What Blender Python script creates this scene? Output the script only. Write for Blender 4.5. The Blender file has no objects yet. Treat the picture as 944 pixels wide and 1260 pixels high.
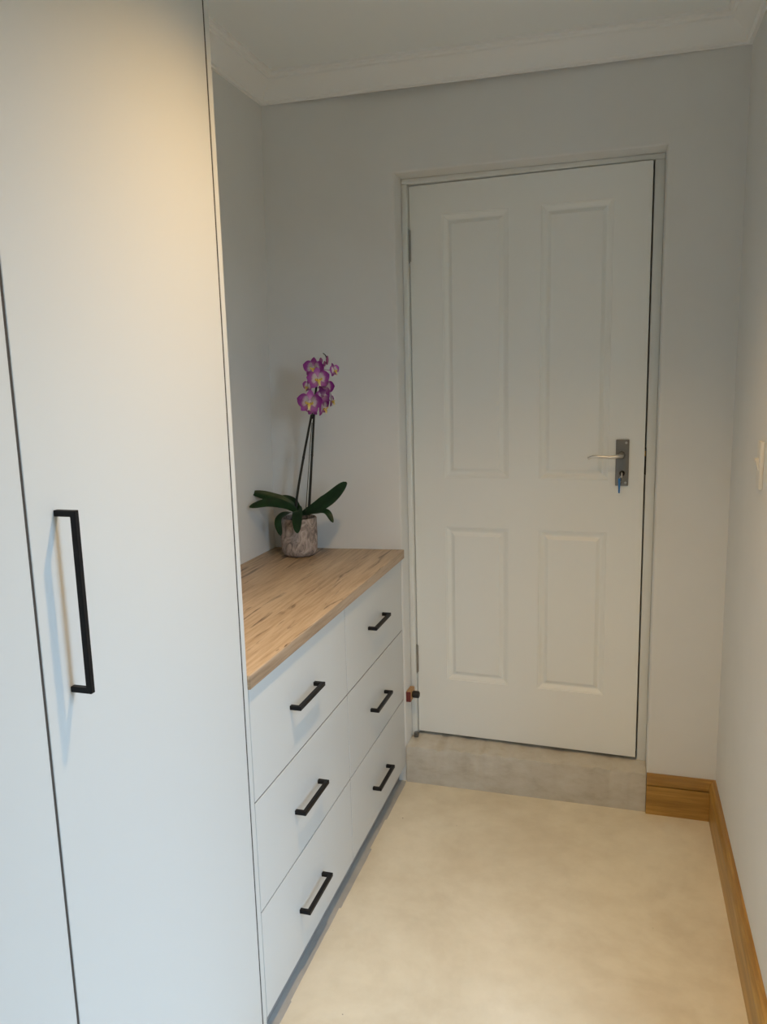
import bpy, bmesh, math, random
from mathutils import Vector, Matrix

# ------------------------------------------------------------------ camera
scn = bpy.context.scene
COL = scn.collection
F_PX, YAW, PITCH, ROLL = 958.44, 16.9005, 9.6988, -1.483
CAM = Vector((-0.3472, -2.6851, 1.5296))
_y, _p, _r = (math.radians(a) for a in (YAW, PITCH, ROLL))
FWD = Vector((-math.sin(_y) * math.cos(_p), math.cos(_y) * math.cos(_p), -math.sin(_p)))
_rt = Vector((math.cos(_y), math.sin(_y), 0.0))
_up = _rt.cross(FWD)
RGT = _rt * math.cos(_r) + _up * math.sin(_r)
UPV = -_rt * math.sin(_r) + _up * math.cos(_r)
cam_data = bpy.data.cameras.new('camera')
cam = bpy.data.objects.new('camera', cam_data)
COL.objects.link(cam)
_bk = -FWD
cam.matrix_world = Matrix(((RGT.x, UPV.x, _bk.x, CAM.x), (RGT.y, UPV.y, _bk.y, CAM.y),
                           (RGT.z, UPV.z, _bk.z, CAM.z), (0, 0, 0, 1)))
cam_data.sensor_fit = 'VERTICAL'
cam_data.sensor_height = 36.0
cam_data.lens = 36.0 * F_PX / 1260.0
cam_data.clip_start = 0.02
scn.camera = cam


def at(px, py, Y):
    """World point seen at pixel (px, py) on the vertical plane y = Y."""
    d = FWD + RGT * ((px - 472.0) / F_PX) - UPV * ((py - 630.0) / F_PX)
    return CAM + d * ((Y - CAM.y) / d.y)


# ------------------------------------------------------------------ light
SKY_STRENGTH = 14.4
LAMP_POWER = 116.0
vs = scn.view_settings
vs.view_transform = 'Standard'
vs.look = 'None'
vs.exposure = 0.0
scn.cycles.max_bounces = 14
scn.cycles.diffuse_bounces = 9
vs.gamma = 1.0
vs.use_curve_mapping = False

world = bpy.data.worlds.new('daylight')
scn.world = world
world.use_nodes = True
wn = world.node_tree.nodes
wl = world.node_tree.links
wn.clear()
w_out = wn.new('ShaderNodeOutputWorld')
w_bg = wn.new('ShaderNodeBackground')
w_tc = wn.new('ShaderNodeTexCoord')
w_sep = wn.new('ShaderNodeSeparateXYZ')
w_ramp = wn.new('ShaderNodeValToRGB')
w_map = wn.new('ShaderNodeMapRange')
w_map.inputs['From Min'].default_value = -1.0
w_map.inputs['From Max'].default_value = 1.0
wl.new(w_tc.outputs['Generated'], w_sep.inputs[0])
wl.new(w_sep.outputs['Z'], w_map.inputs['Value'])
wl.new(w_map.outputs[0], w_ramp.inputs[0])
els = w_ramp.color_ramp.elements
els[0].position = 0.47
els[0].color = (0.06, 0.066, 0.056, 1)       # ground and far gardens
els[1].position = 0.53
els[1].color = (0.56, 0.78, 1.0, 1)        # pale horizon
e = els.new(1.0)
e.color = (0.36, 0.56, 0.80, 1)             # zenith
wl.new(w_ramp.outputs[0], w_bg.inputs['Color'])
w_bg.inputs['Strength'].default_value = SKY_STRENGTH
wl.new(w_bg.outputs[0], w_out.inputs[0])

# the window in the right-hand wall (beside the camera, out of frame)
WIN_Y0, WIN_Y1, WIN_Z0, WIN_Z1 = -1.98, -1.50, 0.16, 2.10
pd = bpy.data.lights.new('window_portal', 'AREA')
pd.shape = 'RECTANGLE'
pd.size = WIN_Z1 - WIN_Z0
pd.size_y = WIN_Y1 - WIN_Y0
pd.cycles.is_portal = True
portal = bpy.data.objects.new('window_portal', pd)
COL.objects.link(portal)
portal.location = (0.10, (WIN_Y0 + WIN_Y1) / 2, (WIN_Z0 + WIN_Z1) / 2)
portal.rotation_euler = (0, math.radians(90), 0)

# ------------------------------------------------------------------ room measures
X_RIGHT = 0.0
REV_L, REV_R, REV_Z = -1.0954, -0.2247, 2.2131      # door recess in the back wall
STEP_Z = 0.1456
Y_CORNER = -0.0436                                    # the back wall runs a little forward at its left end
Z_CORN = 2.465
Z_CEIL = 2.545
Y_REAR = -3.6
CNT_Z = 0.9126
CNT_T = 0.032
CNT_X = -1.089
DRW_X = -1.100
WRD_X = -1.094


def left_x(z):
    return -1.599 + 0.0187 * z


def back_y(x):
    return 0.0 if x > REV_L else Y_CORNER * (REV_L - x) / (REV_L + 1.575)


# ------------------------------------------------------------------ materials
def new_mat(name):
    m = bpy.data.materials.new(name)
    m.use_nodes = True
    nt = m.node_tree
    return m, nt, nt.nodes['Principled BSDF'], nt.links


def node(nt, t, **kw):
    n = nt.nodes.new(t)
    for k, v in kw.items():
        if k in n.inputs.keys():
            n.inputs[k].default_value = v
        else:
            setattr(n, k, v)
    return n


def ramp(nt, stops):
    r = nt.nodes.new('ShaderNodeValToRGB')
    el = r.color_ramp.elements
    while len(el) < len(stops):
        el.new(0.5)
    for s, (p_, c) in zip(el, stops):
        s.position = p_
        s.color = (c[0], c[1], c[2], 1.0)
    return r


def mapped(nt, scale=(1, 1, 1), coord='Object'):
    tc = nt.nodes.new('ShaderNodeTexCoord')
    mp = nt.nodes.new('ShaderNodeMapping')
    mp.inputs['Scale'].default_value = scale
    nt.links.new(tc.outputs[coord], mp.inputs[0])
    return mp


def add_bump(nt, bsdf, height_out, strength=0.1, dist=0.002):
    b = nt.nodes.new('ShaderNodeBump')
    b.inputs['Strength'].default_value = strength
    b.inputs['Distance'].default_value = dist
    nt.links.new(height_out, b.inputs['Height'])
    nt.links.new(b.outputs[0], bsdf.inputs['Normal'])


def plain(name, col, rough=0.5, metal=0.0, bump=0.0, bump_scale=60.0, vary=0.0, spec=0.5):
    m, nt, b, L = new_mat(name)
    b.inputs['Base Color'].default_value = (*col, 1)
    b.inputs['Roughness'].default_value = rough
    b.inputs['Metallic'].default_value = metal
    b.inputs['Specular IOR Level'].default_value = spec
    if bump or vary:
        mp = mapped(nt)
        n = node(nt, 'ShaderNodeTexNoise', Scale=bump_scale, Detail=4.0)
        L.new(mp.outputs[0], n.inputs['Vector'])
        if bump:
            add_bump(nt, b, n.outputs['Fac'], bump)
        if vary:
            n2 = node(nt, 'ShaderNodeTexNoise', Scale=bump_scale * 0.06, Detail=3.0)
            L.new(mp.outputs[0], n2.inputs['Vector'])
            lo = tuple(c * (1 - vary) for c in col)
            hi = tuple(min(1, c * (1 + vary)) for c in col)
            r = ramp(nt, [(0.3, lo), (0.7, hi)])
            L.new(n2.outputs['Fac'], r.inputs[0])
            L.new(r.outputs[0], b.inputs['Base Color'])
    return m


def wood(name, cols, grain_axis, rough=0.45, cracks=0.0, fine=90.0, bump=0.15):
    """Grain runs along grain_axis (0=x, 1=y)."""
    m, nt, b, L = new_mat(name)
    sc = [1.0, 1.0, 1.0]
    sc[grain_axis] = 0.06
    mp = mapped(nt, tuple(sc))
    n1 = node(nt, 'ShaderNodeTexNoise', Scale=9.0, Detail=5.0, Roughness=0.6, Distortion=0.6)
    n2 = node(nt, 'ShaderNodeTexNoise', Scale=fine, Detail=4.0, Roughness=0.65)
    L.new(mp.outputs[0], n1.inputs['Vector'])
    L.new(mp.outputs[0], n2.inputs['Vector'])
    mix = node(nt, 'ShaderNodeMath', operation='MULTIPLY_ADD')
    mix.inputs[1].default_value = 0.45
    L.new(n2.outputs['Fac'], mix.inputs[0])
    hal = node(nt, 'ShaderNodeMath', operation='MULTIPLY')
    hal.inputs[1].default_value = 0.55
    L.new(n1.outputs['Fac'], hal.inputs[0])
    L.new(hal.outputs[0], mix.inputs[2])
    r = ramp(nt, [(0.40, cols[0]), (0.5, cols[1]), (0.60, cols[2])])
    L.new(mix.outputs[0], r.inputs[0])
    col_out = r.outputs[0]
    if cracks:
        sc2 = [1.0, 1.0, 1.0]
        sc2[grain_axis] = 0.10
        mp2 = mapped(nt, tuple(sc2))
        mp2.inputs['Location'].default_value = (0.37, 0.2, 0.0)
        n3 = node(nt, 'ShaderNodeTexNoise', Scale=44.0, Detail=3.0, Roughness=0.55, Distortion=0.9)
        L.new(mp2.outputs[0], n3.inputs['Vector'])
        rc = ramp(nt, [(0.60, (0, 0, 0)), (0.70, (1, 1, 1))])
        L.new(n3.outputs['Fac'], rc.inputs[0])
        mx = node(nt, 'ShaderNodeMix', data_type='RGBA')
        mx.inputs[7].default_value = (cols[0][0] * 0.32, cols[0][1] * 0.28, cols[0][2] * 0.25, 1)
        sc_ = node(nt, 'ShaderNodeMath', operation='MULTIPLY')
        sc_.inputs[1].default_value = cracks
        L.new(rc.outputs[0], sc_.inputs[0])
        L.new(sc_.outputs[0], mx.inputs[0])
        L.new(col_out, mx.inputs[6])
        col_out = mx.outputs[2]
    L.new(col_out, b.inputs['Base Color'])
    b.inputs['Roughness'].default_value = rough
    add_bump(nt, b, n2.outputs['Fac'], bump, 0.001)
    return m


def floor_material():
    m, nt, b, L = new_mat('cream_screed')
    mp = mapped(nt)
    n1 = node(nt, 'ShaderNodeTexNoise', Scale=2.2, Detail=6.0, Roughness=0.62, Distortion=0.4)
    n2 = node(nt, 'ShaderNodeTexNoise', Scale=14.0, Detail=5.0, Roughness=0.6)
    n3 = node(nt, 'ShaderNodeTexNoise', Scale=38.0, Detail=2.0)
    for n in (n1, n2, n3):
        L.new(mp.outputs[0], n.inputs['Vector'])
    r1 = ramp(nt, [(0.32, (0.65, 0.59, 0.465)), (0.5, (0.73, 0.685, 0.56)), (0.68, (0.79, 0.75, 0.635))])
    L.new(n1.outputs['Fac'], r1.inputs[0])
    r2 = ramp(nt, [(0.3, (0.90, 0.89, 0.87)), (0.6, (1, 1, 1))])
    L.new(n2.outputs['Fac'], r2.inputs[0])
    mul = node(nt, 'ShaderNodeMix', data_type='RGBA', blend_type='MULTIPLY')
    mul.inputs[0].default_value = 0.7
    L.new(r1.outputs[0], mul.inputs[6])
    L.new(r2.outputs[0], mul.inputs[7])
    r3 = ramp(nt, [(0.775, (0, 0, 0)), (0.80, (1, 1, 1))])
    L.new(n3.outputs['Fac'], r3.inputs[0])
    mx = node(nt, 'ShaderNodeMix', data_type='RGBA')
    mx.inputs[7].default_value = (0.16, 0.13, 0.09, 1)
    L.new(r3.outputs[0], mx.inputs[0])
    L.new(mul.outputs[2], mx.inputs[6])
    L.new(mx.outputs[2], b.inputs['Base Color'])
    b.inputs['Roughness'].default_value = 0.62
    b.inputs['Specular IOR Level'].default_value = 0.35
    add_bump(nt, b, n2.outputs['Fac'], 0.12, 0.003)
    return m


def concrete_material():
    m, nt, b, L = new_mat('rough_concrete')
    mp = mapped(nt, (1, 1, 2.2))
    n1 = node(nt, 'ShaderNodeTexNoise', Scale=11.0, Detail=7.0, Roughness=0.65, Distortion=0.2)
    n2 = node(nt, 'ShaderNodeTexNoise', Scale=70.0, Detail=4.0)
    L.new(mp.outputs[0], n1.inputs['Vector'])
    L.new(mp.outputs[0], n2.inputs['Vector'])
    r = ramp(nt, [(0.28, (0.42, 0.39, 0.325)), (0.45, (0.51, 0.485, 0.425)), (0.72, (0.575, 0.56, 0.515))])
    L.new(n1.outputs['Fac'], r.inputs[0])
    L.new(r.outputs[0], b.inputs['Base Color'])
    b.inputs['Roughness'].default_value = 0.85
    add_bump(nt, b, n2.outputs['Fac'], 0.35, 0.002)
    return m


def pot_material():
    m, nt, b, L = new_mat('marbled_stone')
    mp = mapped(nt, (1, 1, 0.75))
    n1 = node(nt, 'ShaderNodeTexNoise', Scale=26.0, Detail=7.0, Roughness=0.7, Distortion=2.2)
    L.new(mp.outputs[0], n1.inputs['Vector'])
    r = ramp(nt, [(0.34, (0.10, 0.085, 0.08)), (0.45, (0.24, 0.20, 0.18)), (0.56, (0.40, 0.335, 0.30)),
                  (0.70, (0.52, 0.45, 0.41))])
    L.new(n1.outputs['Fac'], r.inputs[0])
    L.new(r.outputs[0], b.inputs['Base Color'])
    b.inputs['Roughness'].default_value = 0.7
    add_bump(nt, b, n1.outputs['Fac'], 0.25, 0.002)
    return m


def radial_material(name, stops, rough=0.55, trans=0.0):
    """Colour runs outwards from the flower's centre."""
    m, nt, b, L = new_mat(name)
    tc = nt.nodes.new('ShaderNodeTexCoord')
    ln = node(nt, 'ShaderNodeVectorMath', operation='LENGTH')
    L.new(tc.outputs['Object'], ln.inputs[0])
    nz = node(nt, 'ShaderNodeTexNoise', Scale=160.0, Detail=2.0)
    L.new(tc.outputs['Object'], nz.inputs['Vector'])
    ma = node(nt, 'ShaderNodeMath', operation='MULTIPLY_ADD')
    ma.inputs[1].default_value = 0.008
    L.new(nz.outputs['Fac'], ma.inputs[0])
    L.new(ln.outputs['Value'], ma.inputs[2])
    mr = node(nt, 'ShaderNodeMapRange')
    mr.inputs['From Max'].default_value = 0.045
    L.new(ma.outputs[0], mr.inputs['Value'])
    r = ramp(nt, stops)
    L.new(mr.outputs[0], r.inputs[0])
    L.new(r.outputs[0], b.inputs['Base Color'])
    b.inputs['Roughness'].default_value = rough
    b.inputs['Subsurface Weight'].default_value = trans
    b.inputs['Subsurface Radius'].default_value = (0.004, 0.002, 0.003)
    return m


def leaf_material():
    m, nt, b, L = new_mat('orchid_leaf')
    mp = mapped(nt)
    n = node(nt, 'ShaderNodeTexNoise', Scale=30.0, Detail=3.0)
    L.new(mp.outputs[0], n.inputs['Vector'])
    r = ramp(nt, [(0.3, (0.008, 0.040, 0.012)), (0.7, (0.02, 0.08, 0.022))])
    L.new(n.outputs['Fac'], r.inputs[0])
    L.new(r.outputs[0], b.inputs['Base Color'])
    b.inputs['Roughness'].default_value = 0.38
    return m


def glass_material():
    m = bpy.data.materials.new('window_glass')
    m.use_nodes = True
    nt = m.node_tree
    nt.nodes.clear()
    o = nt.nodes.new('ShaderNodeOutputMaterial')
    t = nt.nodes.new('ShaderNodeBsdfTransparent')
    g = nt.nodes.new('ShaderNodeBsdfGlossy')
    g.inputs['Roughness'].default_value = 0.02
    mx = nt.nodes.new('ShaderNodeMixShader')
    mx.inputs[0].default_value = 0.06
    nt.links.new(t.outputs[0], mx.inputs[1])
    nt.links.new(g.outputs[0], mx.inputs[2])
    nt.links.new(mx.outputs[0], o.inputs[0])
    return m


M = {
    'wall': plain('grey_wall_paint', (0.70, 0.71, 0.70), 0.75, bump=0.06, bump_scale=90, vary=0.015, spec=0.3),
    'ceiling': plain('ceiling_paint', (0.80, 0.83, 0.83), 0.85, bump=0.03, bump_scale=60),
    'cornice': plain('cornice_paint', (0.83, 0.84, 0.83), 0.7),
    'floor': floor_material(),
    'concrete': concrete_material(),
    'door': plain('door_enamel', (0.81, 0.83, 0.81), 0.38, bump=0.03, bump_scale=120),
    'frame': plain('door_frame_enamel', (0.74, 0.755, 0.735), 0.42, bump=0.05, bump_scale=40),
    'board': plain('pale_grey_board', (0.585, 0.605, 0.61), 0.42, bump=0.015, bump_scale=300),
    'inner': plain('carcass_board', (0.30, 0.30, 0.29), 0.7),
    'gap_shade': plain('dark_gap_shade', (0.05, 0.043, 0.04), 0.8),  # colour of the shade painted into door and drawer gaps
    'edge': plain('grey_edging', (0.62, 0.62, 0.61), 0.5),
    'plinth': plain('grey_plinth', (0.27, 0.275, 0.275), 0.6, vary=0.12, bump_scale=120),
    'strip': plain('grey_floor_edging', (0.40, 0.405, 0.40), 0.6, vary=0.10, bump_scale=200),
    'black': plain('black_powder_coat', (0.005, 0.005, 0.006), 0.5, bump=0.03, bump_scale=500, spec=0.25),
    'steel': plain('satin_steel', (0.21, 0.20, 0.185), 0.42, metal=1.0),
    'bright_steel': plain('brushed_steel', (0.62, 0.60, 0.57), 0.3, metal=1.0),
    'hinge_steel': plain('hinge_steel', (0.32, 0.31, 0.29), 0.4, metal=1.0),
    'brass': plain('latch_brass', (0.75, 0.45, 0.12), 0.35, metal=1.0),
    'blue': plain('blue_plastic', (0.015, 0.17, 0.50), 0.4),
    'dark': plain('keyhole_black', (0.01, 0.01, 0.01), 0.8),
    'oak_top': wood('oak_laminate', [(0.29, 0.20, 0.12), (0.46, 0.335, 0.215), (0.58, 0.45, 0.315)], 1, 0.42, cracks=0.85),
    'oak_edge': wood('oak_edging', [(0.24, 0.165, 0.105), (0.36, 0.26, 0.175), (0.46, 0.345, 0.245)], 1, 0.5),
    'skirting': wood('varnished_pine', [(0.29, 0.155, 0.032), (0.43, 0.245, 0.056), (0.53, 0.325, 0.09)], 0, 0.36),
    'skirting_y': wood('varnished_pine_long', [(0.29, 0.155, 0.032), (0.43, 0.245, 0.056), (0.53, 0.325, 0.09)], 1, 0.36),
    'red_wood': plain('red_stained_wood', (0.17, 0.03, 0.025), 0.5, vary=0.2),
    'raw_wood': plain('raw_pine', (0.46, 0.27, 0.12), 0.6, vary=0.15),
    'rubber': plain('black_rubber', (0.012, 0.012, 0.012), 0.6),
    'switch': plain('cream_plastic', (0.68, 0.67, 0.63), 0.4),
    'pot': pot_material(),
    'bark': plain('orchid_bark', (0.045, 0.028, 0.018), 0.95, bump=0.8, bump_scale=90),
    'stem': plain('dark_orchid_stem', (0.007, 0.009, 0.006), 0.5),
    'stake': plain('bamboo_stake', (0.07, 0.075, 0.045), 0.6),
    'leaf': leaf_material(),
    'petal': radial_material('orchid_petal', [(0.0, (0.88, 0.84, 0.82)), (0.48, (0.90, 0.84, 0.87)),
                                              (0.64, (0.56, 0.15, 0.55)), (0.95, (0.40, 0.035, 0.42))], 0.55, 0.0),
    'sepal': radial_material('orchid_sepal', [(0.0, (0.78, 0.60, 0.70)), (0.35, (0.66, 0.34, 0.60)),
                                              (0.65, (0.46, 0.11, 0.44)), (1.0, (0.33, 0.04, 0.32))], 0.55, 0.0),
    'lip': radial_material('orchid_lip', [(0.0, (0.30, 0.03, 0.10)), (0.22, (0.62, 0.40, 0.03)),
                                          (0.45, (0.75, 0.62, 0.20)), (0.6, (0.82, 0.78, 0.70))], 0.5),
    'column': plain('orchid_column', (0.72, 0.62, 0.66), 0.5),
    'bud': plain('orchid_bud', (0.30, 0.07, 0.20), 0.5, vary=0.2),
    'glass': glass_material(),
    'lamp_white': plain('lamp_bezel', (0.8, 0.8, 0.78), 0.4),
}
_m, _nt, _b, _L = new_mat('lamp_glow')
_b.inputs['Emission Color'].default_value = (1.0, 0.72, 0.42, 1)
_b.inputs['Emission Strength'].default_value = 12.0
M['lamp_glow'] = _m


# ------------------------------------------------------------------ mesh helpers
def box(bm, x0, x1, y0, y1, z0, z1, bevel=0.0, seg=2):
    vs_ = [bm.verts.new((x, y, z)) for x in (x0, x1) for y in (y0, y1) for z in (z0, z1)]
    fs = [bm.faces.new([vs_[i] for i in q]) for q in
          ((0, 1, 3, 2), (4, 6, 7, 5), (0, 4, 5, 1), (2, 3, 7, 6), (0, 2, 6, 4), (1, 5, 7, 3))]
    if bevel:
        es = list({e_ for f in fs for e_ in f.edges})
        bmesh.ops.bevel(bm, geom=es, offset=bevel, segments=seg, profile=0.5, affect='EDGES')
    return bm


def prism(bm, pts, vec, bevel=0.0):
    """Closed polygon pts extruded by vec."""
    v0 = [bm.verts.new(p_) for p_ in pts]
    v1 = [bm.verts.new(Vector(p_) + Vector(vec)) for p_ in pts]
    n = len(pts)
    fs = [bm.faces.new(v0), bm.faces.new(v1[::-1])]
    for i in range(n):
        fs.append(bm.faces.new((v0[(i + 1) % n], v0[i], v1[i], v1[(i + 1) % n])))
    bmesh.ops.recalc_face_normals(bm, faces=fs)
    if bevel:
        es = list({e_ for f in fs for e_ in f.edges})
        bmesh.ops.bevel(bm, geom=es, offset=bevel, segments=2, profile=0.5, affect='EDGES')
    return bm


def lathe(bm, prof, seg=32, center=(0, 0, 0), axis='z'):
    rings = []
    for r, h in prof:
        ring = []
        for i in range(seg):
            a = 2 * math.pi * i / seg
            u, v = r * math.cos(a), r * math.sin(a)
            p_ = {'z': (u, v, h), 'x': (h, u, v), 'y': (v, h, u)}[axis]
            ring.append(bm.verts.new(Vector(center) + Vector(p_)))
        rings.append(ring)
    for a, b in zip(rings[:-1], rings[1:]):
        for i in range(seg):
            bm.faces.new((a[i], a[(i + 1) % seg], b[(i + 1) % seg], b[i]))
    bm.faces.new(rings[0][::-1])
    bm.faces.new(rings[-1])
    bmesh.ops.recalc_face_normals(bm, faces=bm.faces)
    return bm


def smooth_path(pts, n):
    """Catmull-Rom through pts, n samples per span."""
    P = [Vector(p_) for p_ in pts]
    P = [P[0] * 2 - P[1]] + P + [P[-1] * 2 - P[-2]]
    out = []
    for i in range(1, len(P) - 2):
        for k in range(n):
            t = k / n
            a, b, c, d = P[i - 1:i + 3]
            out.append(0.5 * ((2 * b) + (c - a) * t + (2 * a - 5 * b + 4 * c - d) * t * t +
                              (3 * b - a - 3 * c + d) * t ** 3))
    out.append(P[-2].copy())
    return out


def tube(bm, path, radius, seg=10):
    rad = radius if callable(radius) else (lambda t: radius)
    rings = []
    n = len(path)
    side = None
    for i, p_ in enumerate(path):
        tan = (path[min(i + 1, n - 1)] - path[max(i - 1, 0)]).normalized()
        if side is None:
            h = Vector((0, 0, 1)) if abs(tan.z) < 0.8 else Vector((1, 0, 0))
            side = tan.cross(h).normalized()
        side = (side - tan * side.dot(tan)).normalized()
        bi = tan.cross(side)
        r = rad(i / (n - 1))
        rings.append([bm.verts.new(p_ + (side * math.cos(2 * math.pi * k / seg) + bi * math.sin(2 * math.pi * k / seg)) * r)
                      for k in range(seg)])
    for a, b in zip(rings[:-1], rings[1:]):
        for i in range(seg):
            bm.faces.new((a[i], a[(i + 1) % seg], b[(i + 1) % seg], b[i]))
    bm.faces.new(rings[0][::-1])
    bm.faces.new(rings[-1])
    bmesh.ops.recalc_face_normals(bm, faces=bm.faces)
    return bm


def to_mesh(name, bm, mat, smooth=30):
    me = bpy.data.meshes.new(name)
    bm.normal_update()
    bm.to_mesh(me)
    bm.free()
    if smooth:
        me.polygons.foreach_set('use_smooth', [True] * len(me.polygons))
        me.set_sharp_from_angle(angle=math.radians(smooth))
    if mat is not None:
        me.materials.append(M[mat] if isinstance(mat, str) else mat)
    return me


def link(name, me, parent=None, loc=None, rot=None):
    o = bpy.data.objects.new(name, me)
    COL.objects.link(o)
    if parent is not None:
        o.parent = parent
    if loc is not None:
        o.location = loc
    if rot is not None:
        o.rotation_euler = rot
    return o


def part(name, bm, mat, parent=None, smooth=30, loc=None, label=None):
    o = link(name, to_mesh(name, bm, mat, smooth), parent, loc)
    if label:
        o['label'] = label
    return o


def tag(o, label, cat, group=None, kind=None):
    o['label'] = label
    o['category'] = cat
    if group:
        o['group'] = group
    if kind:
        o['kind'] = kind
    return o


def thing(name, label, cat, loc=(0, 0, 0), rotz=0.0, group=None, kind=None):
    o = bpy.data.objects.new(name, None)
    o.empty_display_size = 0.05
    COL.objects.link(o)
    o.location = loc
    o.rotation_euler = (0, 0, rotz)
    return tag(o, label, cat, group, kind)


def NB():
    return bmesh.new()


# ================================================================== SETTING
# floor
bm = box(NB(), -1.72, 0.12, Y_REAR - 0.1, 0.30, -0.10, 0.0)
tag(part('floor', bm, 'floor', smooth=0), 'cream screed floor with faint mottling and specks', 'floor', kind='structure')

# ceiling
bm = box(NB(), -1.72, 0.12, Y_REAR - 0.1, 0.30, Z_CEIL, Z_CEIL + 0.08)
tag(part('ceiling', bm, 'ceiling', smooth=0), 'plain painted ceiling above the passage', 'ceiling', kind='structure')

# back wall with the door recess
bm = NB()
xs = [-1.72, REV_L, REV_R, 0.10]
zs = [-0.02, REV_Z, Z_CEIL + 0.02]
ys = [back_y(-1.72), 0.0, 0.0, 0.0]
g = [[bm.verts.new((xs[i], ys[i], zs[j])) for j in range(3)] for i in range(4)]
faces = []
for i in range(3):
    for j in range(2):
        if i == 1 and j == 0:
            continue
        faces.append(bm.faces.new((g[i][j], g[i + 1][j], g[i + 1][j + 1], g[i][j + 1])))
ext = bmesh.ops.extrude_face_region(bm, geom=faces)
for v in [x for x in ext['geom'] if isinstance(x, bmesh.types.BMVert)]:
    v.co.y = 0.24
bmesh.ops.recalc_face_normals(bm, faces=bm.faces)
rim = []
for e_ in bm.edges:
    a, b = e_.verts
    if max(abs(a.co.y), abs(b.co.y)) < 1e-5 and len(e_.link_faces) == 2:
        mx_ = (a.co + b.co) / 2
        if abs(a.co.x - b.co.x) < 1e-5 and mx_.z < REV_Z and (abs(a.co.x - REV_L) < 1e-5 or abs(a.co.x - REV_R) < 1e-5):
            rim.append(e_)
        elif abs(a.co.z - REV_Z) < 1e-5 and abs(b.co.z - REV_Z) < 1e-5 and REV_L < mx_.x < REV_R:
            rim.append(e_)
bmesh.ops.bevel(bm, geom=rim, offset=0.008, segments=4, profile=0.5, affect='EDGES')
tag(part('wall_back', bm, 'wall', smooth=40), 'grey painted wall around the recessed white door', 'wall', kind='structure')

# left wall (very slightly out of plumb, as the corner in the photograph)
bm = prism(NB(), [(left_x(0), 0.06, 0.0), (left_x(Z_CEIL), 0.06, Z_CEIL), (-1.76, 0.06, Z_CEIL), (-1.76, 0.06, 0.0)],
           (0, Y_REAR - 0.06, 0))
tag(part('wall_left', bm, 'wall', smooth=0), 'grey painted wall behind the orchid and wardrobe', 'wall', kind='structure')

# right wall with its window opening
bm = NB()
box(bm, 0.0, 0.16, WIN_Y1, 0.02, 0.0, Z_CEIL)
box(bm, 0.0, 0.16, Y_REAR, WIN_Y0, 0.0, Z_CEIL)
box(bm, 0.0, 0.16, WIN_Y0, WIN_Y1, 0.0, WIN_Z0)
box(bm, 0.0, 0.16, WIN_Y0, WIN_Y1, WIN_Z1, Z_CEIL)
tag(part('wall_right', bm, 'wall', smooth=0), 'grey painted wall carrying the light switch', 'wall', kind='structure')

bm = box(NB(), -1.74, 0.16, Y_REAR - 0.12, Y_REAR, 0.0, Z_CEIL)
tag(part('wall_rear', bm, 'wall', smooth=0), 'grey painted wall at the near end of the passage', 'wall', kind='structure')

# unseen panel added behind the doorway to block the sky light
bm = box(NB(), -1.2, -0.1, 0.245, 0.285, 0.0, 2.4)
tag(part('doorway_light_block', bm, 'inner', smooth=0), 'dark panel added beyond the ajar door to block sky light', 'wall', kind='structure')

# window beside the camera
win = thing('window_1', 'white framed window in the wall beside the viewer', 'window', (0.08, (WIN_Y0 + WIN_Y1) / 2, WIN_Z0), kind='structure')
wh, hh = (WIN_Y1 - WIN_Y0) / 2, WIN_Z1 - WIN_Z0
for nm, (y0, y1, z0, z1) in (('window_frame', (-wh, -wh + 0.04, 0, hh)), ('window_frame', (wh - 0.04, wh, 0, hh)),
                             ('window_frame', (-wh + 0.04, wh - 0.04, 0, 0.04)), ('window_frame', (-wh + 0.04, wh - 0.04, hh - 0.04, hh))):
    part(nm, box(NB(), -0.02, 0.02, y0, y1, z0, z1, 0.003), 'frame', win)
part('pane', box(NB(), -0.002, 0.002, -wh + 0.04, wh - 0.04, 0.04, hh - 0.04), 'glass', win, 0)

# cornice: a coved strip with two small lips
def cornice_bm(p0, p1, m0, m1, inward, along):
    prof = [(0.0, 0.0), (0.010, 0.0), (0.010, 0.006), (0.017, 0.008), (0.021, 0.020), (0.030, 0.036), (0.043, 0.049),
            (0.055, 0.056), (0.058, 0.058), (0.058, 0.064), (0.066, 0.066), (0.069, 0.071), (0.078, 0.072), (0.078, 0.08)]
    b = NB()
    A, B = [], []
    for d, h in prof + [(0.0, 0.08)]:
        o = Vector(inward) * d + Vector((0, 0, Z_CORN + h))
        A.append(b.verts.new(Vector(p0) + o + Vector(along) * (d * m0)))
        B.append(b.verts.new(Vector(p1) + o - Vector(along) * (d * m1)))
    n = len(A)
    for i in range(n):
        b.faces.new((A[i], A[(i + 1) % n], B[(i + 1) % n], B[i]))
    b.faces.new(A)
    b.faces.new(B[::-1])
    bmesh.ops.recalc_face_normals(b, faces=b.faces)
    return b


xl = left_x(2.5)
tag(part('trim_1', cornice_bm((xl, back_y(xl), 0), (0, 0, 0), 1, 1, (0, -1, 0), (1, 0, 0)), 'cornice', smooth=25),
    'white moulded cornice along the wall above the door', 'cornice', kind='structure')
tag(part('trim_2', cornice_bm((xl, back_y(xl), 0), (xl, Y_REAR, 0), 1, 0, (1, 0, 0), (0, -1, 0)), 'cornice', smooth=25),
    'white moulded cornice running down beside the wardrobe top', 'cornice', kind='structure')
tag(part('trim_3', cornice_bm((0, 0, 0), (0, Y_REAR, 0), 1, 0, (-1, 0, 0), (0, -1, 0)), 'cornice', smooth=25),
    'white moulded cornice above the light switch wall', 'cornice', kind='structure')

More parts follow.
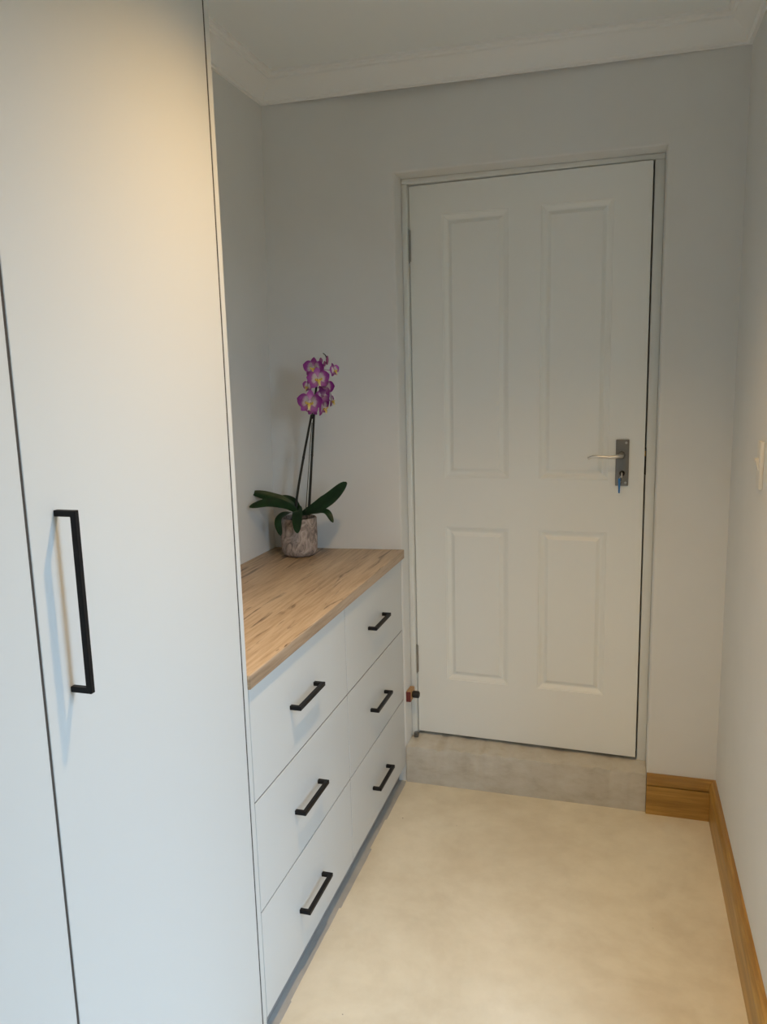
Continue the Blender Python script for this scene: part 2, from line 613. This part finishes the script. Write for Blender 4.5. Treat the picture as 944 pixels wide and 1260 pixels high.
# skirting boards
SK = [(0.0, 0.0), (0.0175, 0.0), (0.0175, 0.106), (0.0125, 0.108), (0.0125, 0.1115), (0.0215, 0.1125), (0.0225, 0.116), (0.022, 0.124),
      (0.019, 0.134), (0.0145, 0.142), (0.008, 0.1465), (0.0, 0.147)]


def skirt_bm(p0, p1, m0, inward, along):
    b = NB()
    A, B = [], []
    for d, h in SK:
        o = Vector(inward) * d + Vector((0, 0, h))
        A.append(b.verts.new(Vector(p0) + o + Vector(along) * (d * m0)))
        B.append(b.verts.new(Vector(p1) + o))
    n = len(A)
    for i in range(n):
        b.faces.new((A[i], A[(i + 1) % n], B[(i + 1) % n], B[i]))
    b.faces.new(A)
    b.faces.new(B[::-1])
    bmesh.ops.recalc_face_normals(b, faces=b.faces)
    return b


tag(part('baseboard_back', skirt_bm((-0.0005, 0, 0), (REV_R + 0.001, 0, 0), 1, (0, -1, 0), (-1, 0, 0)), 'skirting', smooth=25),
    'short varnished wooden skirting between the step and the corner', 'skirting', kind='structure')
tag(part('baseboard_right', skirt_bm((0, -0.0005, 0), (0, Y_REAR, 0), 1, (-1, 0, 0), (0, -1, 0)), 'skirting_y', smooth=25),
    'long varnished wooden skirting below the light switch', 'skirting', kind='structure')

# concrete door step filling the recess
bm = box(NB(), REV_L + 0.0005, REV_R - 0.0005, -0.006, 0.236, 0.0, STEP_Z)
bmesh.ops.subdivide_edges(bm, edges=[e_ for e_ in bm.edges if abs(e_.verts[0].co.x - e_.verts[1].co.x) > 0.5], cuts=60)
rnd = random.Random(4)
for v in bm.verts:
    if v.co.y < 0 and v.co.z > 0.1:
        v.co.z += rnd.uniform(-0.0025, 0.001)
        v.co.y += rnd.uniform(0.0, 0.004)
bmesh.ops.bevel(bm, geom=[e_ for e_ in bm.edges if all(v.co.y < 0.01 and v.co.z > 0.1 for v in e_.verts) and len(e_.link_faces) == 2
                          and abs(e_.verts[0].co.x - e_.verts[1].co.x) > 0.001],
                offset=0.005, segments=2, profile=0.5, affect='EDGES')
tag(part('step', bm, 'concrete', smooth=60), 'rough pale concrete step below the white door', 'step', kind='structure')

# door frame
DX, DY, DA, DZ, DW, DH, DT = -1.0722, 0.1072, 2.15, 0.1610, 0.8114, 2.0302, 0.040
fr = thing('door_frame', 'off-white door frame set inside the plastered recess', 'door frame', (0, 0.09, STEP_Z), kind='structure')
JT = DZ + DH + 0.004 - STEP_Z
part('jamb', box(NB(), REV_L + 0.0005, DX - 0.003, -0.004, 0.10, 0.0005, JT, 0.003), 'frame', fr)
part('jamb', box(NB(), DX + DW + 0.005, REV_R - 0.0005, -0.004, 0.10, 0.0005, JT, 0.003), 'frame', fr)
part('frame_head', box(NB(), REV_L + 0.0005, REV_R - 0.0005, -0.004, 0.10, JT, REV_Z - STEP_Z - 0.0005, 0.003), 'frame', fr)
part('stop_bead', box(NB(), DX - 0.003, DX + 0.012, 0.064, 0.10, 0.0005, JT, 0.002), 'frame', fr)
part('stop_bead', box(NB(), DX + DW - 0.010, DX + DW + 0.005, 0.064, 0.10, 0.0005, JT, 0.002), 'frame', fr)
part('stop_bead', box(NB(), DX + 0.012, DX + DW - 0.010, 0.064, 0.10, JT - 0.015, JT, 0.002), 'frame', fr)
part('floor_bracket', box(NB(), DX - 0.012, DX + 0.004, -0.018, 0.0, 0.001, 0.020, 0.002), 'steel', fr,
     label='small grey metal bracket at the foot of the frame')
part('strike_plate', box(NB(), DX + DW + 0.0015, DX + DW + 0.0055, -0.0055, 0.03, 1.04, 1.13, 0.001), 'dark', fr,
     label='dark strike plate with a brass latch')

# door leaf
PX = [(0.117, 0.351), (0.460, 0.694)]
PZ = [(0.2236, 0.8216), (1.0056, 1.9276)]


def door_leaf():
    """Slab with four moulded recesses cut in its front."""
    b = NB()
    xs_ = sorted([0, DW] + [v for p_ in PX for v in p_])
    zs_ = sorted([0, DH] + [v for p_ in PZ for v in p_])
    grid = [[b.verts.new((x, 0, z)) for z in zs_] for x in xs_]
    cells = []
    fr_faces = []
    for i in range(len(xs_) - 1):
        for j in range(len(zs_) - 1):
            if (xs_[i], xs_[i + 1]) in PX and (zs_[j], zs_[j + 1]) in PZ:
                cells.append((i, j))
            else:
                fr_faces.append(b.faces.new((grid[i][j], grid[i + 1][j], grid[i + 1][j + 1], grid[i][j + 1])))
    prof = [(0.002, 0.0028), (0.005, 0.0034), (0.012, 0.0080), (0.016, 0.0105), (0.0175, 0.0110), (0.0215, 0.0110)]
    for i, j in cells:
        x0, x1, z0, z1 = xs_[i], xs_[i + 1], zs_[j], zs_[j + 1]
        ring = [grid[i][j], grid[i + 1][j], grid[i + 1][j + 1], grid[i][j + 1]]
        for d, dep in prof:
            nr = [b.verts.new(c) for c in ((x0 + d, dep, z0 + d), (x1 - d, dep, z0 + d), (x1 - d, dep, z1 - d), (x0 + d, dep, z1 - d))]
            for k in range(4):
                b.faces.new((ring[k], ring[(k + 1) % 4], nr[(k + 1) % 4], nr[k]))
            ring = nr
        b.faces.new(ring)
    bx0 = [b.verts.new((x, DT, z)) for x in (0, DW) for z in (0, DH)]
    b.faces.new((bx0[0], bx0[1], bx0[3], bx0[2]))
    nx, nz = len(xs_), len(zs_)
    b.faces.new([grid[0][k] for k in range(nz)] + [bx0[1], bx0[0]])
    b.faces.new([grid[nx - 1][k] for k in range(nz)][::-1] + [bx0[2], bx0[3]])
    b.faces.new([grid[k][0] for k in range(nx)][::-1] + [bx0[0], bx0[2]])
    b.faces.new([grid[k][nz - 1] for k in range(nx)] + [bx0[3], bx0[1]])
    bmesh.ops.recalc_face_normals(b, faces=b.faces)
    return b


door = thing('door_1', 'white four-panel door standing slightly ajar', 'door', (DX, DY, DZ), math.radians(-DA), kind='structure')
part('door_leaf', door_leaf(), 'door', door, 20)
for x0, x1 in PX:
    for z0, z1 in PZ:
        d0, d1 = 0.0215, 0.034
        b = NB()
        o4 = [b.verts.new(c) for c in ((x0 + d0, 0.0110, z0 + d0), (x1 - d0, 0.0110, z0 + d0), (x1 - d0, 0.0110, z1 - d0), (x0 + d0, 0.0110, z1 - d0))]
        i4 = [b.verts.new(c) for c in ((x0 + d1, 0.0025, z0 + d1), (x1 - d1, 0.0025, z0 + d1), (x1 - d1, 0.0025, z1 - d1), (x0 + d1, 0.0025, z1 - d1))]
        k4 = [b.verts.new((v.co.x, 0.014, v.co.z)) for v in o4]
        for k in range(4):
            b.faces.new((o4[k], o4[(k + 1) % 4], i4[(k + 1) % 4], i4[k]))
            b.faces.new((k4[k], k4[(k + 1) % 4], o4[(k + 1) % 4], o4[k]))
        b.faces.new(i4)
        b.faces.new(k4[::-1])
        bmesh.ops.recalc_face_normals(b, faces=b.faces)
        part('raised_panel', b, 'door', door, 20)
for hz in (0.2976, 1.8296):
    b = NB()
    for k in range(3):
        lathe(b, [(0.0045, hz - 0.054 + k * 0.0362), (0.0055, hz - 0.053 + k * 0.0362), (0.0055, hz - 0.020 + k * 0.0362), (0.0045, hz - 0.019 + k * 0.0362)],
              14, (-0.0015, -0.0055, 0))
    lathe(b, [(0.0025, hz - 0.059), (0.0025, hz + 0.058)], 10, (-0.0015, -0.0055, 0))
    hg = part('hinge', b, 'hinge_steel', door, 40, label='grey steel butt hinge')
    part('hinge_leaf', box(NB(), 0.0, 0.003, -0.001, 0.0, hz - 0.053, hz + 0.053), 'steel', hg)
# lever handle on its back plate
PLX, PLZ = 0.740, 1.0666
lh = part('handle_plate', box(NB(), PLX - 0.0215, PLX + 0.0215, -0.007, 0.0, PLZ - 0.079, PLZ + 0.079, 0.0025), 'steel', door,
          label='grey steel back plate of the lever handle')
for sx in (-0.0, ):
    for sz in (-0.068, 0.068):
        part('screw', lathe(NB(), [(0.0035, -0.0085), (0.0042, -0.0070)], 12, (PLX + 0.012, 0, PLZ + sz), 'y'), 'bright_steel', lh)
part('rosette', lathe(NB(), [(0.011, -0.016), (0.013, -0.013), (0.013, -0.007)], 20, (PLX - 0.003, 0, PLZ + 0.026), 'y'), 'steel', lh)
LZ = PLZ + 0.026
pth = smooth_path([(PLX - 0.003, -0.012, LZ), (PLX - 0.003, -0.040, LZ), (PLX - 0.012, -0.050, LZ), (PLX - 0.035, -0.052, LZ - 0.003),
                   (PLX - 0.070, -0.052, LZ - 0.001), (PLX - 0.092, -0.050, LZ - 0.001), (PLX - 0.110, -0.047, LZ - 0.008)], 8)
b = tube(NB(), pth, lambda t: 0.0085 - 0.0035 * min(1, t * 1.5) , 14)
part('lever', b, 'bright_steel', lh, 60, label='curved bright steel lever')
part('keyhole_collar', lathe(NB(), [(0.006, -0.011), (0.009, -0.0095), (0.009, -0.007)], 18, (PLX + 0.001, 0, PLZ - 0.036), 'y'), 'dark', lh)
part('latch', box(NB(), DW - 0.002, DW + 0.0045, 0.008, 0.022, 1.088, 1.106, 0.002), 'brass', door, label='brass latch bolt')

# key with its blue tag
KY = thing('door_key', 'key with a blue plastic tag hanging in the white door lock', 'key', (DX, DY, DZ), math.radians(-DA))
kz = PLZ - 0.036
part('key_bow', box(NB(), PLX - 0.002, PLX + 0.003, -0.030, -0.0085, kz - 0.012, kz + 0.006, 0.0015), 'bright_steel', KY)
b = NB()
pth = [Vector((PLX + 0.0005 + 0.009 * math.sin(a) * 0.5 - 0.003, -0.026, kz - 0.012 - 0.006 + 0.009 * math.cos(a))) for a in [2 * math.pi * k / 20 for k in range(21)]]
tube(b, pth, 0.0009, 6)
part('key_ring', b, 'bright_steel', KY, 60)
b = prism(NB(), [(PLX - 0.011, -0.027, kz - 0.015), (PLX - 0.003, -0.027, kz - 0.015), (PLX - 0.0045, -0.027, kz - 0.066),
                 (PLX - 0.0095, -0.027, kz - 0.066)], (0, 0.006, 0), 0.0015)
part('key_tag', b, 'blue', KY, label='blue plastic key tag')

# ================================================================== FURNITURE
# handle shape: U outline, bar and two posts
def bow_handle(length, reach, th, axis):
    """Runs along axis ('y' or 'z') from 0 to length, stands out towards +x."""
    U = [(0, 0), (0, reach), (length, reach), (length, 0), (length - th, 0), (length - th, reach - th), (th, reach - th), (th, 0)]
    if axis == 'y':
        pts = [(v, u, -th / 2) for u, v in U]
        vec = (0, 0, th)
    else:
        pts = [(v, -th / 2, u) for u, v in U]
        vec = (0, th, 0)
    b = prism(NB(), pts, vec)
    bmesh.ops.bevel(b, geom=list(b.edges), offset=0.0008, segments=1, profile=0.5, affect='EDGES')
    return b


# ---- wardrobe
W_Y1 = -1.2605            # right-hand side of the end panel
W_Y0 = -2.446
W_TOP = 2.40
WB_X = left_x(2.4) + 0.06
wd = thing('wardrobe', 'tall pale grey two-door wardrobe with a slim black handle', 'wardrobe', (-1.094, W_Y1, 0))
wx = lambda x: x - WRD_X
wy = lambda y: y - W_Y1
part('side_panel', box(NB(), wx(WB_X), 0.0, -0.016, 0.0, 0.0, W_TOP, 0.0006, 1), 'board', wd, label='end panel with a pale front edge')
part('side_panel', box(NB(), wx(WB_X), 0.0, wy(W_Y0), wy(W_Y0) + 0.016, 0.0, W_TOP, 0.0006, 1), 'board', wd)
part('top_panel', box(NB(), wx(WB_X), -0.022, wy(W_Y0) + 0.016, -0.016, W_TOP - 0.018, W_TOP), 'board', wd)
part('bottom_panel', box(NB(), wx(WB_X), -0.022, wy(W_Y0) + 0.016, -0.016, 0.066, 0.084), 'board', wd)
part('back_panel', box(NB(), wx(WB_X), wx(WB_X) + 0.01, wy(W_Y0) + 0.016, -0.016, 0.084, W_TOP - 0.018), 'inner', wd)
part('divider', box(NB(), wx(WB_X) + 0.01, -0.022, wy(-1.861), wy(-1.843), 0.084, W_TOP - 0.018), 'inner', wd)
part('plinth', box(NB(), -0.06, -0.045, wy(W_Y0) + 0.016, -0.016, 0.0, 0.066), 'plinth', wd)
dr = part('wardrobe_door', box(NB(), -0.018, 0.0, wy(-1.8490), wy(-1.2820), 0.069, W_TOP - 0.004, 0.0008, 1), 'board', wd)
for y0, y1 in ((-1.8539, -1.8491), (-1.2819, -1.2766)):  # dark strips added to paint the shade in the door gaps
    part('door_gap_shade', box(NB(), -0.017, -0.0010, wy(y0), wy(y1), 0.069, W_TOP - 0.004), 'gap_shade', wd, 0, label='dark brown strip painting the shade in the gap beside the door')
hd = part('handle', bow_handle(0.266, 0.035, 0.0088, 'z'), 'black', dr, label='slim black bow handle')
hd.location = (0, wy(-1.7950), 1.096)
part('wardrobe_door', box(NB(), -0.018, 0.0, wy(-2.426), wy(-1.8540), 0.069, W_TOP - 0.004, 0.0008, 1), 'board', wd)

# ---- chest of drawers
C_Y0, C_Y1 = -1.2595, -0.004
DB, DTOP = 0.066, CNT_Z - CNT_T - 0.004
cb = thing('drawer_cabinet', 'pale grey six-drawer cabinet beside the wardrobe under a wood top', 'cabinet', (DRW_X, C_Y0, 0))
cx = lambda x: x - DRW_X
cy = lambda y: y - C_Y0
XB = left_x(0.5) + 0.015
b = prism(NB(), [(cx(XB), cy(C_Y0), DB), (-0.020, cy(C_Y0), DB), (-0.020, cy(C_Y1), DB), (cx(XB), cy(back_y(XB) - 0.006), DB)],
          (0, 0, CNT_Z - CNT_T - DB - 0.0005))
part('carcass', b, 'inner', cb, 0)
part('filler_strip', box(NB(), -0.018, 0.0, cy(C_Y0), cy(-1.2480), DB, DTOP + 0.0035, 0.0006, 1), 'board', cb)
part('plinth', box(NB(), -0.040, -0.026, 0.0, cy(C_Y1), 0.0, DB), 'plinth', cb)
COLS = [(-1.2450, -0.6255), (-0.6225, -0.0045)]
ROWS = [(DB, 0.3345), (0.3385, 0.6055), (0.6095, DTOP)]
for ci, (y0, y1) in enumerate(COLS):
    for ri, (z0, z1) in enumerate(ROWS):
        d = part('drawer_front', box(NB(), -0.018, 0.0, cy(y0), cy(y1), z0, z1, 0.0008, 1), 'board', cb)
        h = part('handle', bow_handle(0.166, 0.030, 0.0105, 'y'), 'black', d)
        hc = (-0.955, -0.330)[ci]
        hz = (0.190, 0.4655, 0.7435)[ri]
        h.location = (0, cy(hc) - 0.083, hz)

for z0, z1 in ((0.3346, 0.3384), (0.6056, 0.6094)):  # dark strips standing in for shade between the drawer rows
    part('drawer_gap_shade', box(NB(), -0.0175, -0.0025, cy(-1.2448), cy(-0.0047), z0, z1), 'gap_shade', cb, 0)
for z0, z1 in ROWS:  # painted shade along the split between the drawer columns
    part('drawer_gap_shade', box(NB(), -0.0175, -0.0010, cy(-0.6254), cy(-0.6226), z0 + 0.0006, z1 - 0.0006), 'gap_shade', cb, 0)
part('drawer_gap_shade', box(NB(), -0.0175, -0.003, cy(-1.2478), cy(-1.2452), DB, DTOP), 'gap_shade', cb, 0)  # painted shade in the gap beside the filler strip

# ---- worktop
XL_T = left_x(CNT_Z) + 0.001
b = prism(NB(), [(XL_T, W_Y1 + 0.0008, 0), (CNT_X, W_Y1 + 0.0008, 0), (CNT_X, -0.0012, 0), (XL_T, back_y(XL_T) - 0.002, 0)], (0, 0, CNT_T), 0.0012)
o = part('worktop', b, 'oak_top', None, 30, loc=(0, 0, CNT_Z - CNT_T))
part('front_edging', box(NB(), CNT_X - 0.0002, CNT_X + 0.0012, W_Y1 + 0.001, -0.0014, 0.0008, CNT_T - 0.0016, 0.0003, 1), 'oak_edge', o)
tag(o, 'oak-look worktop with dark grain cracks carrying the orchid', 'worktop')

# ragged grey edging on the floor in front of the plinth
bm = NB()
rnd = random.Random(11)
pts = [(-1.1275, -0.006, 0.0003), (-1.1275, -2.44, 0.0003)]
yv = -2.44
edge = []
stepx = -1.092
while yv < -0.02:
    edge.append((stepx + rnd.uniform(-0.0005, 0.0005), yv, 0.0003))
    if rnd.random() < 0.13:
        stepx = -1.0935 - 0.006 * (yv + 2.44) / 2.4 + rnd.uniform(-0.0035, 0.0035)
        edge.append((stepx, yv + 0.002, 0.0003))
    yv += 0.03
edge.append((stepx - 0.002, -0.008, 0.0003))
prism(bm, pts + edge, (0, 0, 0.0016))
tag(part('trim_4', bm, 'strip', smooth=0), 'ragged grey edging strip on the floor under the drawer fronts', 'edging', kind='structure')

# ---- door stop on the recess side
ds = thing('door_stop', 'small wooden door stop with a black rubber buffer beside the lower hinge', 'door stop', (REV_L, 0.012, 0.318))
part('block', box(NB(), 0.0005, 0.018, 0.0, 0.058, 0.0, 0.040, 0.0008, 1), 'raw_wood', ds)
part('front_plate', box(NB(), 0.0005, 0.018, -0.003, -0.0002, 0.0, 0.040, 0.0006, 1), 'red_wood', ds, label='dark red front of the block')
part('buffer', lathe(NB(), [(0.010, 0.018), (0.0125, 0.020), (0.0135, 0.024), (0.0135, 0.038), (0.0125, 0.043), (0.009, 0.045)], 22, (0, 0.026, 0.021), 'x'), 'rubber', ds, 40,
     label='black rubber buffer')

# ---- light switch on the right-hand wall
ls = thing('light_switch', 'cream light switch plate on the wall beside the door', 'switch', (0, -0.548, 1.292))
part('plate', box(NB(), -0.009, 0.0, -0.025, 0.025, -0.060, 0.060, 0.002), 'switch', ls)
part('rocker', prism(NB(), [(-0.0088, -0.006, -0.016), (-0.0165, -0.006, 0.010), (-0.0165, -0.006, 0.014), (-0.0088, -0.006, 0.018)], (0, 0.024, 0), 0.0006), 'switch', ls)

# ---- ceiling downlight (above the frame)
LX, LY = -0.57, -1.36
dl = thing('downlight', 'round recessed ceiling downlight giving warm light beside the wardrobe', 'downlight', (LX, LY, Z_CEIL))
b = NB()
lathe(b, [(0.030, -0.001), (0.030, -0.007), (0.046, -0.006), (0.046, 0.0)], 32)
part('bezel', b, 'lamp_white', dl, 40)
part('bulb', lathe(NB(), [(0.024, -0.0045), (0.024, -0.0078)], 24), 'lamp_glow', dl, 40)
sd = bpy.data.lights.new('downlight_beam', 'SPOT')
sd.energy = LAMP_POWER
sd.color = (1.0, 0.65, 0.30)
sd.spot_size = math.radians(117)
sd.spot_blend = 1.0
sd.shadow_soft_size = 0.022
so = bpy.data.objects.new('downlight_beam', sd)
COL.objects.link(so)
so.parent = dl
so.location = (0, 0, -0.012)

# ================================================================== ORCHID
OY = -0.150
OC = Vector((-1.436, OY, CNT_Z))
oc = thing('potted_orchid', 'purple and white orchid with dark stems in a marbled stone pot', 'plant', OC)
R0, PH = 0.0655, 0.138
pot_prof = [(0.001, 0.0002), (0.040, 0.0002), (0.050, 0.002), (0.058, 0.008), (0.0625, 0.018), (0.0645, 0.032), (R0, 0.07), (R0, 0.115), (R0 - 0.0005, PH - 0.003),
            (R0 - 0.0025, PH), (R0 - 0.005, PH), (R0 - 0.007, PH - 0.003), (R0 - 0.0075, 0.10), (0.001, 0.10)]
part('pot', lathe(NB(), pot_prof, 48), 'pot', oc, 50, label='marbled grey and pink stone pot')
b = lathe(NB(), [(R0 - 0.009, 0.1005), (R0 - 0.009, 0.118), (0.04, 0.124), (0.001, 0.126)], 28)
rnd = random.Random(5)
for v in b.verts:
    if v.co.z > 0.115:
        v.co.z += rnd.uniform(-0.006, 0.004)
part('potting_bark', b, 'bark', oc, 20)


def L3(px, py, Y):
    return at(px, py, Y) - OC


def leaf_bm(spine, width, up=(0, 0, 1), fold=0.18, n=8, thick=0.0022, roll=0.0):
    path = smooth_path(spine, n)
    cnt = len(path)
    b = NB()
    rows = []
    cols = [-1.0, -0.6, 0.0, 0.6, 1.0]
    for i, p_ in enumerate(path):
        t = i / (cnt - 1)
        tan = (path[min(i + 1, cnt - 1)] - path[max(i - 1, 0)]).normalized()
        side = tan.cross(Vector(up)).normalized()
        nor = side.cross(tan).normalized()
        q = math.cos(roll) * side + math.sin(roll) * nor
        nr = q.cross(tan).normalized()
        w = width * (0.30 + 0.70 * min(1.0, t / 0.45) ** 0.8) * (1.0 if t < 0.62 else math.sqrt(max(0.0, 1 - ((t - 0.62) / 0.385) ** 2)))
        w = max(w, 0.0006)
        rows.append([b.verts.new(p_ + q * (c * w) + nr * (abs(c) * w * fold)) for c in cols])
    for r0, r1 in zip(rows[:-1], rows[1:]):
        for k in range(4):
            b.faces.new((r0[k], r0[k + 1], r1[k + 1], r1[k]))
    bmesh.ops.solidify(b, geom=list(b.faces), thickness=thick)
    bmesh.ops.recalc_face_normals(b, faces=b.faces)
    return b


cam_dir = (CAM - OC)
cam_dir.z = 0
cam_dir.normalize()
LEAVES = [
    # spine (pixel x, pixel y, y plane), half width, up hint, roll
    ([(370, 631, -.15), (352, 618, -.165), (330, 611, -.185), (309, 606, -.21)], 0.019, (0, -0.75, 0.65), 0.0),
    ([(370, 632, -.15), (352, 622, -.19), (330, 619, -.23), (307, 624, -.27)], 0.018, (0, -0.8, 0.6), 0.0),
    ([(372, 632, -.15), (390, 624, -.16), (409, 612, -.165), (427, 594, -.17)], 0.030, (-0.25, -0.8, 0.55), 0.0),
    ([(368, 631, -.16), (367, 627, -.205), (366, 638, -.242), (366, 656, -.255)], 0.019, (0, -1, 0.35), 0.0),
    ([(366, 632, -.15), (354, 631, -.19), (343, 640, -.225), (346, 659, -.245)], 0.018, (-0.4, -0.8, 0.5), 0.0),
    ([(374, 632, -.15), (389, 630, -.17), (402, 630, -.19), (410, 643, -.20)], 0.012, (0.3, -0.6, 0.7), 0.0),
    ([(370, 630, -.14), (362, 618, -.12), (350, 613, -.105), (338, 614, -.09)], 0.016, (0, -0.5, 0.8), 0.0),
]
for sp, w, up, roll in LEAVES:
    part('leaf', leaf_bm([L3(*p_) for p_ in sp], w, up, 0.16, 8, 0.0022, roll), 'leaf', oc, 60)

# flower spikes and stake
SP1 = [L3(*p_) for p_ in ((366, 634, -.155), (365, 616, -.155), (373.5, 563, -.16), (383, 513, -.185), (388, 486, -.20), (391, 462, -.205), (394, 447, -.20))]
SP2 = [L3(*p_) for p_ in ((380, 634, -.145), (381, 615, -.145), (384, 560, -.15), (386.5, 512, -.165), (389, 478, -.165), (395, 455, -.16), (402, 445, -.155), (401, 438, -.15), (397.5, 434.5, -.15))]
SP3 = [L3(*p_) for p_ in ((376, 634, -.15), (379, 590, -.15), (381.5, 550, -.155), (384, 520, -.16))]
st1 = part('flower_stem', tube(NB(), smooth_path(SP1, 8), lambda t: 0.0048 - 0.0018 * t, 10), 'stem', oc, 60)
st2 = part('flower_stem', tube(NB(), smooth_path(SP2, 8), lambda t: 0.0052 - 0.0038 * t, 10), 'stem', oc, 60)
part('support_stake', tube(NB(), smooth_path(SP3, 6), 0.0016, 8), 'stake', oc, 60)
for sp, k in ((SP1, 2), (SP2, 2), (SP1, 1)):
    q = sp[k]
    bb = tube(NB(), [q - Vector((0, 0, 0.005)), q, q + Vector((0.0006, 0, 0.005))], lambda t: 0.0040 + 0.001 * math.sin(t * math.pi), 10)
    part('stem_node', bb, 'stem', st1 if sp is SP1 else st2, 60)
q = SP1[3]
part('stem_clip', tube(NB(), [q - Vector((-0.004, -0.006, 0.007)), q + Vector((0.005, 0.008, 0.007))], 0.0048, 10), 'rubber', oc, 60)


# one flower: five tepals, a lip and a column, facing +x in its own frame
def tepal_bm(ang, length, width, cup, base=0.002, blunt=0.55):
    """Petal in the flower's y-z plane pointing at angle ang (0 = up)."""
    b = NB()
    n, m = 9, 7
    rows = []
    for i in range(n):
        t = i / (n - 1)
        w = width * (math.sin(math.pi * min(1.0, t ** blunt)) ** 0.72 if 0 < t < 1 else 0.0)
        w = max(w, 0.0012 if t < 0.5 else 0.0004)
        row = []
        for k in range(m):
            c = -1 + 2 * k / (m - 1)
            u = base + length * t
            lat = c * w
            x = cup * (t ** 1.6) - 0.10 * abs(c) ** 2 * w + 0.0006 * math.sin(7 * t + 3 * c)
            row.append(b.verts.new((x, lat * math.cos(ang) + u * math.sin(ang), -lat * math.sin(ang) + u * math.cos(ang))))
        rows.append(row)
    for r0, r1 in zip(rows[:-1], rows[1:]):
        for k in range(m - 1):
            b.faces.new((r0[k], r0[k + 1], r1[k + 1], r1[k]))
    bmesh.ops.solidify(b, geom=list(b.faces), thickness=0.0007)
    bmesh.ops.recalc_face_normals(b, faces=b.faces)
    return b


rad = math.radians
FLOWER = [
    ('sepal', to_mesh('sepal', tepal_bm(0, 0.036, 0.0125, -0.003, blunt=0.8), 'sepal', 60), (-0.0022, 0, 0)),
    ('sepal', to_mesh('sepal', tepal_bm(rad(138), 0.034, 0.0125, -0.003, blunt=0.8), 'sepal', 60), (-0.0022, 0, 0)),
    ('sepal', to_mesh('sepal', tepal_bm(rad(-138), 0.034, 0.0125, -0.003, blunt=0.8), 'sepal', 60), (-0.0022, 0, 0)),
    ('petal', to_mesh('petal', tepal_bm(rad(76), 0.037, 0.0205, 0.003, blunt=1.05), 'petal', 60), (0.0, 0, 0)),
    ('petal', to_mesh('petal', tepal_bm(rad(-76), 0.037, 0.0205, 0.003, blunt=1.05), 'petal', 60), (0.0, 0, 0)),
]
b = NB()
# lip: two upturned side lobes and a forked front lobe
tube(b, [Vector((0.001, 0, -0.002)), Vector((0.006, 0, -0.007)), Vector((0.009, 0, -0.012)), Vector((0.009, 0, -0.018))], lambda t: 0.0048 - 0.0022 * t, 10)
for s in (-1, 1):
    tube(b, [Vector((0.003, s * 0.002, -0.004)), Vector((0.007, s * 0.007, -0.003)), Vector((0.010, s * 0.008, 0.001))], lambda t: 0.0032 - 0.0016 * t, 8)
    tube(b, [Vector((0.009, 0, -0.017)), Vector((0.008, s * 0.003, -0.021))], lambda t: 0.0018 - 0.001 * t, 6)
LIP = to_mesh('lip', b, 'lip', 60)
COLM = to_mesh('column', tube(NB(), smooth_path([(0.0, 0, 0.001), (0.006, 0, 0.0025), (0.010, 0, 0.000)], 5), lambda t: 0.0026 + 0.0008 * t, 10), 'column', 60)

FACE = math.atan2(cam_dir.y, cam_dir.x)          # heading of +x towards the viewer
# pixel x, pixel y, y plane, scale, yaw from viewer (deg, + = turned to the right), pitch (deg, + = up), roll
FLOWERS = [
    (385.7, 452.5, -.240, 0.92, -8, 2, -4),
    (391.7, 466.0, -.252, 1.02, 6, 0, 6),
    (381.0, 495.0, -.250, 1.12, -4, 2, -6),
    (411.5, 455.5, -.190, 0.66, 46, 6, 10),
    (378.5, 475.5, -.225, 0.66, -52, 0, -8),
    (401.0, 476.0, -.185, 0.92, 140, -5, 12),
    (398.5, 501.5, -.190, 0.88, 58, -12, 18),
    (408.5, 493.0, -.165, 0.72, 76, 0, 0),
    (397.5, 487.5, -.200, 0.80, -150, -6, -10),
    (383.5, 503.0, -.195, 0.76, -145, -10, 5),
    (394.0, 454.0, -.165, 0.66, 120, 12, 0),
]
for px, py, Y, s, yw, pt, rl in FLOWERS:
    fo = link('flower', None, oc, L3(px, py, Y))
    fo.empty_display_size = 0.02
    fo.scale = (s, s, s)
    # yaw about z: seen from the viewer, + turns the face to the right
    fo.rotation_euler = (Matrix.Rotation(FACE + rad(yw), 3, 'Z') @ Matrix.Rotation(-rad(pt), 3, 'Y') @ Matrix.Rotation(rad(rl), 3, 'X')).to_euler()
    for nm, me, lc in FLOWER:
        link(nm, me, fo, lc)
    lp = link('lip', LIP, fo)
    lp.scale = (1.25, 1.3, 1.15)
    link('column', COLM, fo)
    # the flower stalk back to the nearest spike
for (px, py, Y, s, yw, pt, rl) in FLOWERS:
    p0 = L3(px, py, Y)
    cand = smooth_path(SP1, 6)[24:] + smooth_path(SP2, 6)[20:40]
    tgt = min(cand, key=lambda q_: (q_ - p0 - Vector((0, 0, -0.008))).length)
    d = tgt - p0
    back = Vector((-math.cos(FACE + rad(yw)), -math.sin(FACE + rad(yw)), 0))
    pth = smooth_path([p0 + back * 0.001, p0 + back * min(0.012, d.length * 0.5) + d * 0.25, tgt], 6)
    part('flower_stalk', tube(NB(), pth, 0.0012, 6), 'bud', oc, 60)

# buds at the tip
for a, bpt, r in (((402.5, 449, -.155), (403, 437.5, -.15), 0.0052), ((395.5, 447, -.165), (394.5, 440, -.165), 0.0062), ((399.5, 451, -.16), (399.5, 444, -.155), 0.0045)):
    A_, B_ = L3(*a), L3(*bpt)
    pth = [A_.lerp(B_, k / 8) for k in range(9)]
    part('bud', tube(NB(), pth, lambda t, r=r: max(0.0006, r * math.sin(math.pi * (0.06 + 0.9 * t)) ** 0.75), 12), 'bud', oc, 60)
